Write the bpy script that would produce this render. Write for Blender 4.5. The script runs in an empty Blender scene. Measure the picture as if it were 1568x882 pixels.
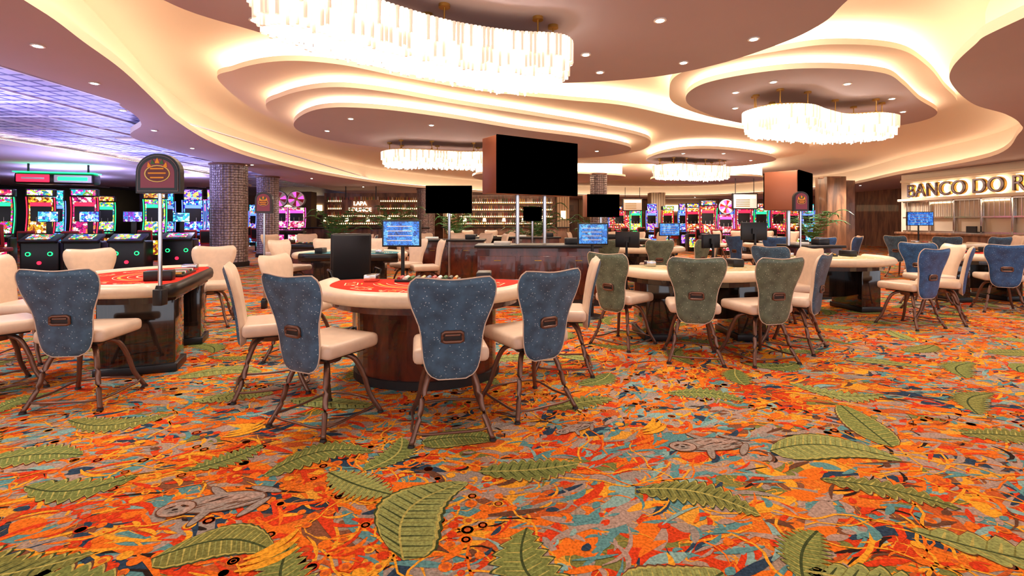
import bpy, bmesh, math, random
from mathutils import Vector, Matrix, noise, Euler
random.seed(7)
R=random.random
S=bpy.context.scene
COL=S.collection
try:
    S.view_settings.view_transform='Standard'
    S.view_settings.look='None'
    S.view_settings.exposure=.28
except Exception: pass

def hx(h):
    h=h.lstrip('#'); o=[]
    for i in (0,2,4):
        c=int(h[i:i+2],16)/255
        o.append(c/12.92 if c<=.04045 else ((c+.055)/1.055)**2.4)
    return (*o,1)

# ---------------------------------------------------------------- materials
def mat(name,col,rough=.5,metal=0,emi=None,es=0,coat=0,nscale=0,namt=.15,bump=0,spec=None):
    m=bpy.data.materials.new(name); m.use_nodes=True
    nt=m.node_tree; b=nt.nodes['Principled BSDF']
    c=hx(col) if isinstance(col,str) else col
    b.inputs['Base Color'].default_value=c
    b.inputs['Roughness'].default_value=rough
    b.inputs['Metallic'].default_value=metal
    b.inputs['Coat Weight'].default_value=coat
    if spec is not None: b.inputs['Specular IOR Level'].default_value=spec
    if emi:
        b.inputs['Emission Color'].default_value=hx(emi) if isinstance(emi,str) else emi
        b.inputs['Emission Strength'].default_value=es
    if nscale:
        tc=nt.nodes.new('ShaderNodeTexCoord'); n=nt.nodes.new('ShaderNodeTexNoise')
        n.inputs['Scale'].default_value=nscale; n.inputs['Detail'].default_value=3
        nt.links.new(tc.outputs['Object'],n.inputs['Vector'])
        mr=nt.nodes.new('ShaderNodeMapRange'); mr.inputs['From Min'].default_value=.3; mr.inputs['From Max'].default_value=.7
        mr.inputs['To Min'].default_value=1-namt; mr.inputs['To Max'].default_value=1+namt
        nt.links.new(n.outputs['Fac'],mr.inputs['Value'])
        mx=nt.nodes.new('ShaderNodeVectorMath'); mx.operation='SCALE'
        mx.inputs[0].default_value=c[:3]
        nt.links.new(mr.outputs[0],mx.inputs['Scale']); nt.links.new(mx.outputs[0],b.inputs['Base Color'])
        if bump:
            bp=nt.nodes.new('ShaderNodeBump'); bp.inputs['Strength'].default_value=bump; bp.inputs['Distance'].default_value=.01
            nt.links.new(n.outputs['Fac'],bp.inputs['Height']); nt.links.new(bp.outputs[0],b.inputs['Normal'])
    return m

def ramp(nt,stops,interp='CONSTANT'):
    r=nt.nodes.new('ShaderNodeValToRGB'); r.color_ramp.interpolation=interp
    e=r.color_ramp.elements
    while len(e)<len(stops): e.new(.5)
    for i,(p,c) in enumerate(stops):
        e[i].position=p; e[i].color=hx(c)
    return r

def screen_mat(name,cols,strength=1.5,scale=6,hue=.18):
    m=bpy.data.materials.new(name); m.use_nodes=True; nt=m.node_tree; b=nt.nodes['Principled BSDF']; L=nt.links.new
    tc=nt.nodes.new('ShaderNodeTexCoord'); oi=nt.nodes.new('ShaderNodeObjectInfo')
    sc=nt.nodes.new('ShaderNodeMath'); sc.operation='MULTIPLY'; sc.inputs[1].default_value=37; L(oi.outputs['Random'],sc.inputs[0])
    ad=nt.nodes.new('ShaderNodeVectorMath'); ad.operation='ADD'; L(tc.outputs['Object'],ad.inputs[0]); L(sc.outputs[0],ad.inputs[1])
    v=nt.nodes.new('ShaderNodeTexVoronoi'); v.inputs['Scale'].default_value=scale
    v.distance='MANHATTAN'; v.inputs['Randomness'].default_value=.7
    L(ad.outputs[0],v.inputs['Vector'])
    s=nt.nodes.new('ShaderNodeSeparateColor'); L(v.outputs['Color'],s.inputs[0])
    r=ramp(nt,[(i/len(cols),c) for i,c in enumerate(cols)]); L(s.outputs[0],r.inputs[0])
    v2=nt.nodes.new('ShaderNodeTexNoise'); v2.inputs['Scale'].default_value=scale*1.6; v2.inputs['Distortion'].default_value=2; L(ad.outputs[0],v2.inputs['Vector'])
    mr=nt.nodes.new('ShaderNodeMapRange'); mr.inputs['From Min'].default_value=.35; mr.inputs['From Max'].default_value=.65; mr.inputs['To Min'].default_value=.25; mr.inputs['To Max'].default_value=1.3; L(v2.outputs['Fac'],mr.inputs[0])
    h=nt.nodes.new('ShaderNodeHueSaturation'); mh=nt.nodes.new('ShaderNodeMapRange'); mh.inputs['To Min'].default_value=.5-hue; mh.inputs['To Max'].default_value=.5+hue
    L(oi.outputs['Random'],mh.inputs[0]); L(mh.outputs[0],h.inputs['Hue']); L(mr.outputs[0],h.inputs['Value']); L(r.outputs[0],h.inputs['Color'])
    L(h.outputs[0],b.inputs['Emission Color']); b.inputs['Emission Strength'].default_value=strength
    b.inputs['Base Color'].default_value=(.02,.02,.02,1); b.inputs['Roughness'].default_value=.15
    return m

def dotted(name,base,dot,scale=38,size=.16):
    m=bpy.data.materials.new(name); m.use_nodes=True; nt=m.node_tree; b=nt.nodes['Principled BSDF']
    tc=nt.nodes.new('ShaderNodeTexCoord'); v=nt.nodes.new('ShaderNodeTexVoronoi'); v.inputs['Scale'].default_value=scale
    nt.links.new(tc.outputs['Object'],v.inputs['Vector'])
    r=ramp(nt,[(0,dot),(size,base)]); nt.links.new(v.outputs['Distance'],r.inputs[0])
    n=nt.nodes.new('ShaderNodeTexNoise'); n.inputs['Scale'].default_value=11; n.inputs['Detail'].default_value=4; nt.links.new(tc.outputs['Object'],n.inputs['Vector'])
    mr=nt.nodes.new('ShaderNodeMapRange'); mr.inputs['From Min'].default_value=.3; mr.inputs['From Max'].default_value=.7; mr.inputs['To Min'].default_value=.6; mr.inputs['To Max'].default_value=1.4
    nt.links.new(n.outputs['Fac'],mr.inputs[0])
    mx=nt.nodes.new('ShaderNodeVectorMath'); mx.operation='SCALE'
    nt.links.new(r.outputs[0],mx.inputs[0]); nt.links.new(mr.outputs[0],mx.inputs['Scale']); nt.links.new(mx.outputs[0],b.inputs['Base Color'])
    b.inputs['Roughness'].default_value=.4
    return m

def wood(name,c1,c2,rough=.25,sc=(2,2,.6),coat=.5,wscale=3,dist=4):
    m=bpy.data.materials.new(name); m.use_nodes=True; nt=m.node_tree; b=nt.nodes['Principled BSDF']
    tc=nt.nodes.new('ShaderNodeTexCoord'); mp=nt.nodes.new('ShaderNodeMapping'); mp.inputs['Scale'].default_value=sc
    w=nt.nodes.new('ShaderNodeTexNoise'); w.inputs['Scale'].default_value=wscale; w.inputs['Detail'].default_value=5; w.inputs['Distortion'].default_value=dist*.2
    nt.links.new(tc.outputs['Object'],mp.inputs[0]); nt.links.new(mp.outputs[0],w.inputs['Vector'])
    r=ramp(nt,[(.35,c1),(.65,c2)],'LINEAR'); nt.links.new(w.outputs['Fac'],r.inputs[0]); nt.links.new(r.outputs[0],b.inputs['Base Color'])
    b.inputs['Roughness'].default_value=rough; b.inputs['Coat Weight'].default_value=coat
    return m

def grid_mat(name,c1,c2,scale,mort=.06,rough=.4,metal=0,bumpy=.6,bw=.5,rh=.5):
    m=bpy.data.materials.new(name); m.use_nodes=True; nt=m.node_tree; b=nt.nodes['Principled BSDF']
    tc=nt.nodes.new('ShaderNodeTexCoord'); k=nt.nodes.new('ShaderNodeTexBrick')
    k.offset=0; k.inputs['Scale'].default_value=scale; k.inputs['Color1'].default_value=hx(c1); k.inputs['Color2'].default_value=hx(c1)
    k.inputs['Mortar'].default_value=hx(c2); k.inputs['Mortar Size'].default_value=mort; k.inputs['Brick Width'].default_value=bw; k.inputs['Row Height'].default_value=rh
    nt.links.new(tc.outputs['Object'],k.inputs['Vector']); nt.links.new(k.outputs['Color'],b.inputs['Base Color'])
    bp=nt.nodes.new('ShaderNodeBump'); bp.inputs['Strength'].default_value=bumpy; bp.inputs['Distance'].default_value=.03; bp.invert=True
    nt.links.new(k.outputs['Fac'],bp.inputs['Height']); nt.links.new(bp.outputs[0],b.inputs['Normal'])
    b.inputs['Roughness'].default_value=rough; b.inputs['Metallic'].default_value=metal
    return m

M_BLUE=dotted('leather_blue_dotted','#3b5a72','#a6b9c3',46,.16)
M_GREEN=dotted('leather_green_dotted','#5f6b58','#b4b8a0',46,.16)
M_BLUE2=dotted('leather_royal_dotted','#2a5484','#86a4c6',46,.16)
M_CREAM=mat('leather_cream','#d9bea6',.38,nscale=14,namt=.06,bump=.08)
M_BRONZE=mat('bronze_metal','#7c5a4b',.33,.7)
M_BRDARK=mat('dark_slot','#1a0e0a',.6)
M_GOLD=mat('brass','#c39a50',.28,.85)
M_RIM=mat('table_rim_leather','#e2cdb4',.38,nscale=20,namt=.04)
M_FELT_R=mat('felt_red','#cf3426',.95,nscale=60,namt=.08,spec=.1)
M_FELT_T=mat('felt_tan','#bfb18c',.95,nscale=60,namt=.08,spec=.1)
M_FELT_B=mat('felt_teal','#528a90',.95,nscale=60,namt=.08,spec=.1)
M_MARK=mat('felt_print_cream','#f4d9b0',.9)
M_MARK2=mat('felt_print_gold','#f0a03c',.9)
M_WRED=wood('mahogany','#35100a','#652613',.25,(2,2,.7))
M_WBLK=wood('black_zebra_wood','#0b0807','#352822',.12,(14,14,.5),.8)
M_BLK=mat('black_plastic','#111013',.35)
M_BLKG=mat('black_screen','#000000',.9,spec=0.0)
M_CHROME=mat('chrome','#cfcfd2',.18,1)
M_SOFF=mat('ceiling_paint_mauve_shade','#bcaeb4',.8,nscale=.8,namt=.03)  # mauve puts the underside shade into the colour of a beige ceiling
M_FASC=mat('ceiling_paint_cream','#ecdecd',.8)
M_COVE=mat('cove_led','#fff0d0',.5,emi='#ffe4c2',es=6.5)
M_COVE2=mat('cove_led_perimeter','#fff0d0',.5,emi='#ffe0ba',es=5.2)
M_CRY=mat('crystal_rod','#fff6e6',.08,emi='#fff2e2',es=.75,nscale=30,namt=.2)
M_CRY2=mat('crystal_rod_clear','#efe2cf',.05,emi='#ffe6c6',es=.35,spec=1)
M_CORE=mat('chandelier_lamp','#ffffff',.4,emi='#fff6ea',es=10)
M_DOWN=mat('ceiling_light','#ffffff',.4,emi='#fff3de',es=25)
M_WHITE=mat('white_paint','#e8e2da',.5)
M_DCOL=grid_mat('dark_tile','#554a58','#1d1719',6,.06,.3,.3,.8)
M_TIN=grid_mat('pressed_tin','#b4b6de','#4e5090',1.7,.05,.45,.1,1)
M_TINR=mat('tin_ceiling_rail','#dcdcf0',.4)
M_WALL=mat('wall_paint_taupe','#b49a88',.7,nscale=1.5,namt=.1)
M_WALLB=wood('wall_wood_panel','#5a3e2e','#94694c',.4,(1.5,1.5,.3),.2)
M_STONE=grid_mat('stacked_stone','#b89d7c','#5a4634',3.2,.05,.7,0,1)
M_CREAMW=mat('wall_cream','#d0c0ac',.6)
M_GLASS=mat('teller_glass','#b3a08c',.15)
M_LEAFP=mat('palm_leaf','#3a6a34',.5,nscale=5,namt=.3)
M_POT=mat('planter_bronze','#4a3528',.4,.4)
M_BOX=mat('display_housing_copper','#9a5c44',.32,.5)
M_REDV=mat('red_vinyl','#a81c1c',.35)
SCR=[screen_mat('slot_screen_red',['#c81e2c','#ffb53a','#7b1240','#f4e8d0','#e03a1e'],1.5,16,.06),
     screen_mat('slot_screen_blue',['#1e4be0','#7cc8ff','#3a16a0','#ffffff','#20b0e0'],1.5,15,.1),
     screen_mat('slot_screen_pink',['#f03c8c','#ffd0e0','#b01c50','#fff2c0','#ff7ab0'],1.5,14,.04),
     screen_mat('slot_screen_multi',['#20a060','#ffd040','#e04020','#2040c0','#f0f0f0'],1.5,16),
     screen_mat('slot_screen_purple',['#5a28c8','#c890ff','#2030a0','#ffb060','#80e0ff'],1.5,15)]
M_MON=screen_mat('monitor_blue',['#2a78d8','#3f92ee','#1e5fc0','#63b4ff','#1f6fd0'],1.1,16,.01)
M_LG=mat('led_green','#20ff60',.5,emi='#20ff80',es=2.2)
M_LR=mat('led_red','#ff2020',.5,emi='#ff2040',es=2.2)
M_LB=mat('led_blue','#4060ff',.5,emi='#5070ff',es=2.5)
M_LP=mat('led_magenta','#ff40c0',.5,emi='#ff50c0',es=1.5)
M_LW=mat('warm_shelf_light','#ffd8a0',.5,emi='#ffdca8',es=3)
M_LTX=mat('sign_letters_lit','#fff0d0',.4,emi='#ffe9c8',es=3)

# ---------------------------------------------------------------- mesh builder
class MB:
    def __init__(s): s.v=[];s.f=[];s.mi=[];s.mats=[];s.sm=[]
    def m(s,mt):
        if mt not in s.mats: s.mats.append(mt)
        return s.mats.index(mt)
    def add(s,vs,fs,mt,smooth=False,T=None):
        o=len(s.v); k=s.m(mt)
        for p in vs:
            p=Vector(p)
            if T is not None: p=T@p
            s.v.append(p[:])
        for f in fs:
            s.f.append([i+o for i in f]); s.mi.append(k); s.sm.append(smooth)
    def box(s,c,d,mt,bev=0,rot=None,smooth=False,seg=2):
        bm=bmesh.new(); bmesh.ops.create_cube(bm,size=1)
        for v in bm.verts: v.co=Vector((v.co.x*d[0],v.co.y*d[1],v.co.z*d[2]))
        if bev: bmesh.ops.bevel(bm,geom=bm.edges[:],offset=bev,segments=seg,affect='EDGES',profile=.6)
        bm.verts.index_update()
        T=Matrix.Translation(c)
        if rot: T=T@Euler(rot).to_matrix().to_4x4()
        s.add([v.co[:] for v in bm.verts],[[v.index for v in f.verts] for f in bm.faces],mt,smooth or bev>0,T)
        bm.free()
    def cyl(s,c,z0,z1,r0,r1,mt,n=16,T=None,smooth=True):
        vs=[]
        for z,r in((z0,r0),(z1,r1)):
            for i in range(n):
                a=2*math.pi*i/n; vs.append((c[0]+r*math.cos(a),c[1]+r*math.sin(a),z))
        s.add(vs,[[i,(i+1)%n,n+(i+1)%n,n+i] for i in range(n)],mt,smooth,T)
        s.add(vs,[list(range(n))[::-1],list(range(n,2*n))],mt,False,T)
    def tube(s,pts,r,mt,n=8,closed=False,rz=None,T=None):
        pts=[Vector(p) for p in pts]; N=len(pts); vs=[];fs=[]
        for i,p in enumerate(pts):
            a=pts[(i-1)%N] if (closed or i>0) else p; b=pts[(i+1)%N] if (closed or i<N-1) else p
            t=(b-a).normalized(); up=Vector((0,0,1)) if abs(t.z)<.95 else Vector((0,1,0))
            x=t.cross(up).normalized(); y=x.cross(t).normalized()
            rr=r[i] if isinstance(r,(list,tuple)) else r
            ry=rz if rz else rr
            for j in range(n):
                q=2*math.pi*j/n; vs.append(p+x*rr*math.cos(q)+y*ry*math.sin(q))
        for i in range(N if closed else N-1):
            for j in range(n):
                i2=(i+1)%N; fs.append([i*n+j,i*n+(j+1)%n,i2*n+(j+1)%n,i2*n+j])
        if not closed: fs+= [list(range(n))[::-1],[(N-1)*n+j for j in range(n)]]
        s.add(vs,fs,mt,True,T)
    def prism(s,o,z0,z1,mt,mt2=None,T=None,smooth=False):
        n=len(o); vs=[(p[0],p[1],z0) for p in o]+[(p[0],p[1],z1) for p in o]
        s.add(vs,[[i,(i+1)%n,n+(i+1)%n,n+i] for i in range(n)],mt2 or mt,smooth,T)
        s.add(vs,[list(range(n))[::-1],list(range(n,2*n))],mt,False,T)
    def sphere(s,c,r,mt,n=12,T=None):
        vs=[];fs=[];m=n//2
        for i in range(m+1):
            ph=math.pi*i/m
            for j in range(n):
                a=2*math.pi*j/n; vs.append((c[0]+r[0]*math.sin(ph)*math.cos(a),c[1]+r[1]*math.sin(ph)*math.sin(a),c[2]+r[2]*math.cos(ph)))
        for i in range(m):
            for j in range(n): fs.append([i*n+j,(i+1)*n+j,(i+1)*n+(j+1)%n,i*n+(j+1)%n])
        s.add(vs,fs,mt,True,T)
    def mesh(s,name):
        me=bpy.data.meshes.new(name); me.from_pydata(s.v,[],s.f)
        for m in s.mats: me.materials.append(m)
        me.polygons.foreach_set('material_index',s.mi); me.polygons.foreach_set('use_smooth',s.sm)
        me.update(); return me
def put(name,me,loc=(0,0,0),rz=0,sc=1):
    if isinstance(me,MB): me=me.mesh(name)
    o=bpy.data.objects.new(name,me); o.location=loc; o.rotation_euler=(0,0,rz); o.scale=(sc,sc,sc); COL.objects.link(o); return o

def cr(P,n=8,closed=True):
    out=[];N=len(P)
    for i in range(N if closed else N-1):
        g=lambda k:Vector(P[k%N]) if closed else Vector(P[max(0,min(N-1,k))])
        p0,p1,p2,p3=g(i-1),g(i),g(i+1),g(i+2)
        for j in range(n):
            t=j/n; out.append(.5*((2*p1)+(p2-p0)*t+(2*p0-5*p1+4*p2-p3)*t*t+(3*p1-p0-3*p2+p3)*t**3))
    if not closed: out.append(Vector(P[-1]))
    return [tuple(p) for p in out]
def area(o): return sum(o[i-1][0]*o[i][1]-o[i][0]*o[i-1][1] for i in range(len(o)))/2
def offset(o,d): # + = outward
    s=1 if area(o)>0 else -1; N=len(o); out=[]
    for i in range(N):
        a=Vector(o[i-2]);b=Vector(o[(i+2)%N]); t=(b-a).normalized(); out.append((o[i][0]+t.y*s*d,o[i][1]-t.x*s*d))
    return out
def inside(p,o):
    c=False; n=len(o)
    for i in range(n):
        a,b=o[i-1],o[i]
        if (a[1]>p[1])!=(b[1]>p[1]) and p[0]<(b[0]-a[0])*(p[1]-a[1])/(b[1]-a[1])+a[0]: c=not c
    return c
def slab(name,outs,z0,z1,mflat,mside):
    cu=bpy.data.curves.new(name+'_c','CURVE'); cu.dimensions='2D'; cu.fill_mode='BOTH'; cu.extrude=(z1-z0)/2
    for o in outs:
        sp=cu.splines.new('POLY'); sp.points.add(len(o)-1); sp.use_cyclic_u=True
        for i,p in enumerate(o): sp.points[i].co=(p[0],p[1],0,1)
    ob=bpy.data.objects.new('tmp',cu); COL.objects.link(ob); dg=bpy.context.evaluated_depsgraph_get()
    me=bpy.data.meshes.new_from_object(ob.evaluated_get(dg)); bpy.data.objects.remove(ob)
    me.materials.clear(); me.materials.append(mflat); me.materials.append(mside)
    for p in me.polygons: p.material_index=0 if abs(p.normal.z)>.5 else 1
    return put(name,me,(0,0,(z0+z1)/2))
def ring_wall(name,o,z0,z1,mt):
    b=MB(); n=len(o); vs=[(p[0],p[1],z0) for p in o]+[(p[0],p[1],z1) for p in o]
    b.add(vs,[[i,(i+1)%n,n+(i+1)%n,n+i] for i in range(n)],mt,True); return put(name,b)
def ring_flat(b,o1,o2,z,mt):
    n=len(o1); b.add([(p[0],p[1],z) for p in o1]+[(p[0],p[1],z) for p in o2],[[i,(i+1)%n,n+(i+1)%n,n+i] for i in range(n)],mt)

# ---------------------------------------------------------------- camera
EYE=1.45
cd=bpy.data.cameras.new('camera'); cam=bpy.data.objects.new('camera',cd); COL.objects.link(cam)
cam.location=(0,0,EYE); cam.rotation_euler=(math.pi/2,0,0); cd.lens=17; cd.sensor_width=36; cd.shift_y=-.0644; cd.clip_end=200
S.camera=cam

# ---------------------------------------------------------------- carpet floor
def carpet_m(name,c,var=.35):
    return mat(name,c,.95,nscale=75,namt=var,bump=.3,spec=.08)
CP={k:carpet_m('carpet_'+k,v) for k,v in dict(red='#d6401c',orange='#ea7420',yellow='#eea42e',teal='#5e9092',navy='#2f4257',brown='#6a4430',mauve='#ad9284',olive='#7c7c40',leaf='#7a8446',leafdark='#434e2c',vein='#b5aa5c',gold='#d09436',grey='#9a8c82',lightteal='#88aca6',dark='#2c1f1a',rust='#c25c2a',leafl='#939a5a').items()}
def floor_mat():
    m=bpy.data.materials.new('carpet_ground'); m.use_nodes=True; nt=m.node_tree; b=nt.nodes['Principled BSDF']; L=nt.links.new
    tc=nt.nodes.new('ShaderNodeTexCoord')
    n=nt.nodes.new('ShaderNodeTexNoise'); n.inputs['Scale'].default_value=2.2; n.inputs['Detail'].default_value=3
    L(tc.outputs['Object'],n.inputs['Vector'])
    sc=nt.nodes.new('ShaderNodeVectorMath'); sc.operation='SCALE'; sc.inputs['Scale'].default_value=.7; L(n.outputs['Color'],sc.inputs[0])
    ad=nt.nodes.new('ShaderNodeVectorMath'); ad.operation='ADD'; L(tc.outputs['Object'],ad.inputs[0]); L(sc.outputs[0],ad.inputs[1])
    mp=nt.nodes.new('ShaderNodeMapping'); mp.inputs['Rotation'].default_value=(0,0,-.6); mp.inputs['Scale'].default_value=(4,11,1); L(ad.outputs[0],mp.inputs[0])
    v=nt.nodes.new('ShaderNodeTexVoronoi'); v.voronoi_dimensions='2D'; v.inputs['Scale'].default_value=1; L(mp.outputs[0],v.inputs['Vector'])
    s=nt.nodes.new('ShaderNodeSeparateColor'); L(v.outputs['Color'],s.inputs[0])
    r=ramp(nt,[(0,'#d2421c'),(.18,'#a8907e'),(.34,'#e07224'),(.52,'#5e9092'),(.6,'#86543a'),(.68,'#e6a038'),(.79,'#ae988a'),(.88,'#303c4a'),(.92,'#7c7e42')])
    L(s.outputs[0],r.inputs[0])
    n2=nt.nodes.new('ShaderNodeTexNoise'); n2.inputs['Scale'].default_value=4.5; n2.inputs['Detail'].default_value=1.5; n2.inputs['Distortion'].default_value=1.4; L(tc.outputs['Object'],n2.inputs['Vector'])
    r2=ramp(nt,[(0,'#000000'),(.49,'#ffffff'),(.508,'#000000')]); L(n2.outputs['Fac'],r2.inputs[0])
    mx=nt.nodes.new('ShaderNodeMix'); mx.data_type='RGBA'; L(r2.outputs[0],mx.inputs['Factor']); L(r.outputs[0],mx.inputs['A']); mx.inputs['B'].default_value=hx('#eaa032')
    n3=nt.nodes.new('ShaderNodeTexNoise'); n3.inputs['Scale'].default_value=80; L(tc.outputs['Object'],n3.inputs['Vector'])
    mr=nt.nodes.new('ShaderNodeMapRange'); mr.inputs['From Min'].default_value=.3; mr.inputs['From Max'].default_value=.7; mr.inputs['To Min'].default_value=.6; mr.inputs['To Max'].default_value=1.35; L(n3.outputs['Fac'],mr.inputs[0])
    k=nt.nodes.new('ShaderNodeVectorMath'); k.operation='SCALE'; L(mx.outputs['Result'],k.inputs[0]); L(mr.outputs[0],k.inputs['Scale'])
    L(k.outputs[0],b.inputs['Base Color']); b.inputs['Roughness'].default_value=.95; b.inputs['Specular IOR Level'].default_value=.08
    return m
fb=MB()
fb.add([(-26,-4,0),(26,-4,0),(26,42,0),(-26,42,0)],[[0,1,2,3]],floor_mat())
def flow(x,y): return .45+1.3*noise.noise(Vector((x*.45,y*.45,3)))
def region(x,y,s=.7,o=0): return noise.noise(Vector((x*s+o,y*s-o,7.7+o)))
def stroke(x,y,a,L,w,mt,z,bend,n=5,wig=0):
    vs=[]; px,py=x,y; aa=a
    for i in range(n+1):
        t=i/n; ww=w*math.sin(math.pi*(.08+.84*t)) if not wig else w
        nx,ny=-math.sin(aa),math.cos(aa)
        vs.append((px+nx*ww,py+ny*ww,z)); vs.append((px-nx*ww,py-ny*ww,z))
        px+=math.cos(aa)*L/n; py+=math.sin(aa)*L/n; aa+=bend+wig*math.sin(i*1.3+x*9)
    fb.add(vs,[[2*i,2*i+1,2*i+3,2*i+2] for i in range(n)],mt)
def disc(x,y,r,mt,z,n=9,ry=None,rot=0):
    ry=ry or r; c,s_=math.cos(rot),math.sin(rot)
    vs=[]
    for i in range(n):
        a=2*math.pi*i/n; u,v=r*math.cos(a),ry*math.sin(a); vs.append((x+u*c-v*s_,y+u*s_+v*c,z))
    fb.add(vs,[list(range(n))],mt)
PAL_R=['red']*6+['orange']*5+['yellow']*4+['dark','navy','rust']
PAL_M=['mauve','mauve','rust','orange','orange','brown','teal','grey','yellow','yellow','red','dark']
PAL_T=['teal','lightteal','navy','orange','red','teal','mauve','yellow','grey','orange']
BASE=['teal','mauve','grey','rust','red','lightteal','orange','mauve','orange','navy','yellow']
def scatter(y0,y1,dens,ls,zb):
    y=y0; step=.5
    while y<y1:
        hw=1.15*y+1.5; cnt=int(dens*2*hw*step)
        for _ in range(int(cnt*.2)):
            x=(R()*2-1)*hw; yy=y+R()*step
            stroke(x,yy,flow(x,yy)+random.gauss(0,.4),(.15+R()*.3)*ls,(.025+R()*.04)*ls,CP[random.choice(BASE)],zb+R()*.0006-.0006,random.gauss(0,.2))
        for _ in range(cnt):
            x=(R()*2-1)*hw; yy=y+R()*step; g=region(x,yy)
            pal=PAL_R if g>.08 else (PAL_T if g<-.2 else PAL_M)
            c=random.choice(pal); a=flow(x,yy)+random.gauss(0,.32); z=zb+R()*.0012
            L=(.06+R()**2*.28)*ls; w=(.006+R()*.019)*ls
            if c in('yellow','dark'): w*=.6; L*=1.35
            stroke(x,yy,a,L,w,CP[c],z,random.gauss(0,.25))
        if y<9:
            for _ in range(int(cnt*.035)):   # squiggles
                x=(R()*2-1)*hw; yy=y+R()*step
                stroke(x,yy,R()*6.28,.5+R()*.5,.0045+R()*.003,CP['yellow' if R()<.65 else 'orange'],zb+.0013,random.gauss(0,.1),12,.55)
            for _ in range(int(cnt*.6)):
                x=(R()*2-1)*hw; yy=y+R()*step; g=region(x,yy,.8,20)
                if g>.0:
                    x=round(x/.07)*.07; yy=round(yy/.07)*.07+(.035 if int(round(x/.07))%2 else 0)
                    r=.018+R()*.015; disc(x,yy,r,CP['orange' if R()<.55 else ('yellow' if R()<.6 else 'red')],zb+.0014)
                    if R()<.5: disc(x,yy,r*.55,CP['rust'],zb+.0016,7)
        y+=step
scatter(1.0,8,165,1,.0012)
scatter(8,20,26,1.7,.0012)
def leaf(x,y,a,L,W,kind,z=.0036):
    T=Matrix.Translation((x,y,0))@Matrix.Rotation(a,4,'Z'); NL=random.choice((9,11,13)); K=4; N=NL*K
    bend=random.uniform(-.28,.28)*L
    base=random.choice(['leaf','leaf','olive','leafl']); line=random.choice(['vein','leafdark','vein'])
    notch=random.uniform(.25,.5)
    def mid(t): return (L*(t-.5), bend*math.sin(math.pi*t))
    def wid(t):
        t=min(1,max(0,t))
        return W*(max(0,math.sin(math.pi*t**.8))**.7 if kind==0 else max(0,math.sin(math.pi*t**.62))**.6)
    for k,(ex,mt,dz) in enumerate(((1.08,CP['leafdark' if R()<.6 else 'brown'],0),(1.0,CP['vein'],.0003),(.91,CP[base],.0006))):
        vs=[];fs=[]
        for i in range(N+1):
            t=i/N; mx,my=mid(t); w=wid(t)*ex
            w*= (1-notch*((i%K)/(K-1))**1.5) if kind==0 else (1-.06*((i%K)/(K-1)))
            sh=.16*L*(w/W)
            vs+=[(mx+sh*.6,my+w,z+dz),(mx,my,z+dz),(mx+sh*.6,my-w,z+dz)]
        for i in range(N):
            o=3*i; fs+=[[o,o+1,o+4,o+3],[o+1,o+2,o+5,o+4]]
        fb.add(vs,fs,mt,False,T)
    for i in range(1,N-1,2):
        t=i/N; mx,my=mid(t); w=wid(min(1,t+.02))*(.60 if kind==0 else .84)
        for sg in(1,-1):
            dx=.16*L*(w/W)*.6; tw=.004*L/.6*(1.4 if i%4==1 else .8)
            fb.add([(mx-tw,my,z+.0008),(mx+tw,my,z+.0008),(mx+dx+tw*.4,my+sg*w,z+.0008),(mx+dx-tw*.4,my+sg*w,z+.0008)],[[0,1,2,3]],CP[line if i%4==1 else ('leafl' if base!='leafl' else 'olive')],False,T)
    vs=[]
    for i in range(N+1):
        t=i/N; mx,my=mid(t); vs+=[(mx,my+.006,z+.0010),(mx,my-.006,z+.0010)]
    fb.add(vs,[[2*i,2*i+1,2*i+3,2*i+2] for i in range(N)],CP['leafdark' if line=='vein' else 'vein'],False,T)
LV=[(-.36,2.38,1.25,.66,.18,1),(-1.15,2.9,.5,.62,.14,0),(-2.2,2.15,-.1,.75,.16,0),(-1.75,2.98,.9,.42,.11,0),(-.85,2.68,-.5,.48,.13,0),(-.8,3.03,1.3,.45,.11,0),
 (.1,2.85,.15,.6,.13,0),(.95,2.5,-.4,.6,.13,0),(2.0,3.0,-.15,.75,.17,1),(2.35,2.15,-.25,1.0,.15,0),(-.85,1.98,2.2,.5,.13,0),(.15,2.05,1.9,.5,.14,0),(2.0,2.58,-.5,.6,.11,0),
 (-1.3,2.1,.1,.5,.12,1),(-1.85,1.85,.2,.65,.15,0),(1.5,1.85,-.5,.65,.15,0),(-2.9,3.6,.2,.7,.14,0),(-2.3,4.0,.3,.6,.14,0),(.55,3.85,.4,.6,.13,0),(1.6,4.0,-.3,.6,.14,0),(2.8,4.2,-.4,.7,.14,0),(3.4,3.2,-.3,.7,.14,0),(-3.0,2.9,.3,.7,.15,0),(-.35,3.2,.1,.5,.13,1),(2.9,2.4,.5,.6,.15,1),(-2.4,2.7,.2,.55,.13,0),(2.75,2.0,.3,.55,.15,1),(1.3,2.1,.9,.42,.11,0),(.65,1.95,.2,.45,.14,1)]
for l in LV: leaf(*l)
pts=[(l[0],l[1]) for l in LV]+[(-1.5,2.5),(1.3,3.15)]
for _ in range(7000):
    y=1.9+R()*16; x=(R()*2-1)*(1.15*y+1)
    if all((x-p[0])**2+(y-p[1])**2>(.40 if y<9 else .6) for p in pts):
        pts.append((x,y)); leaf(x,y,random.uniform(-.9,1.4),.45+R()*.33,.09+R()*.06,int(R()<.3))
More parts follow.
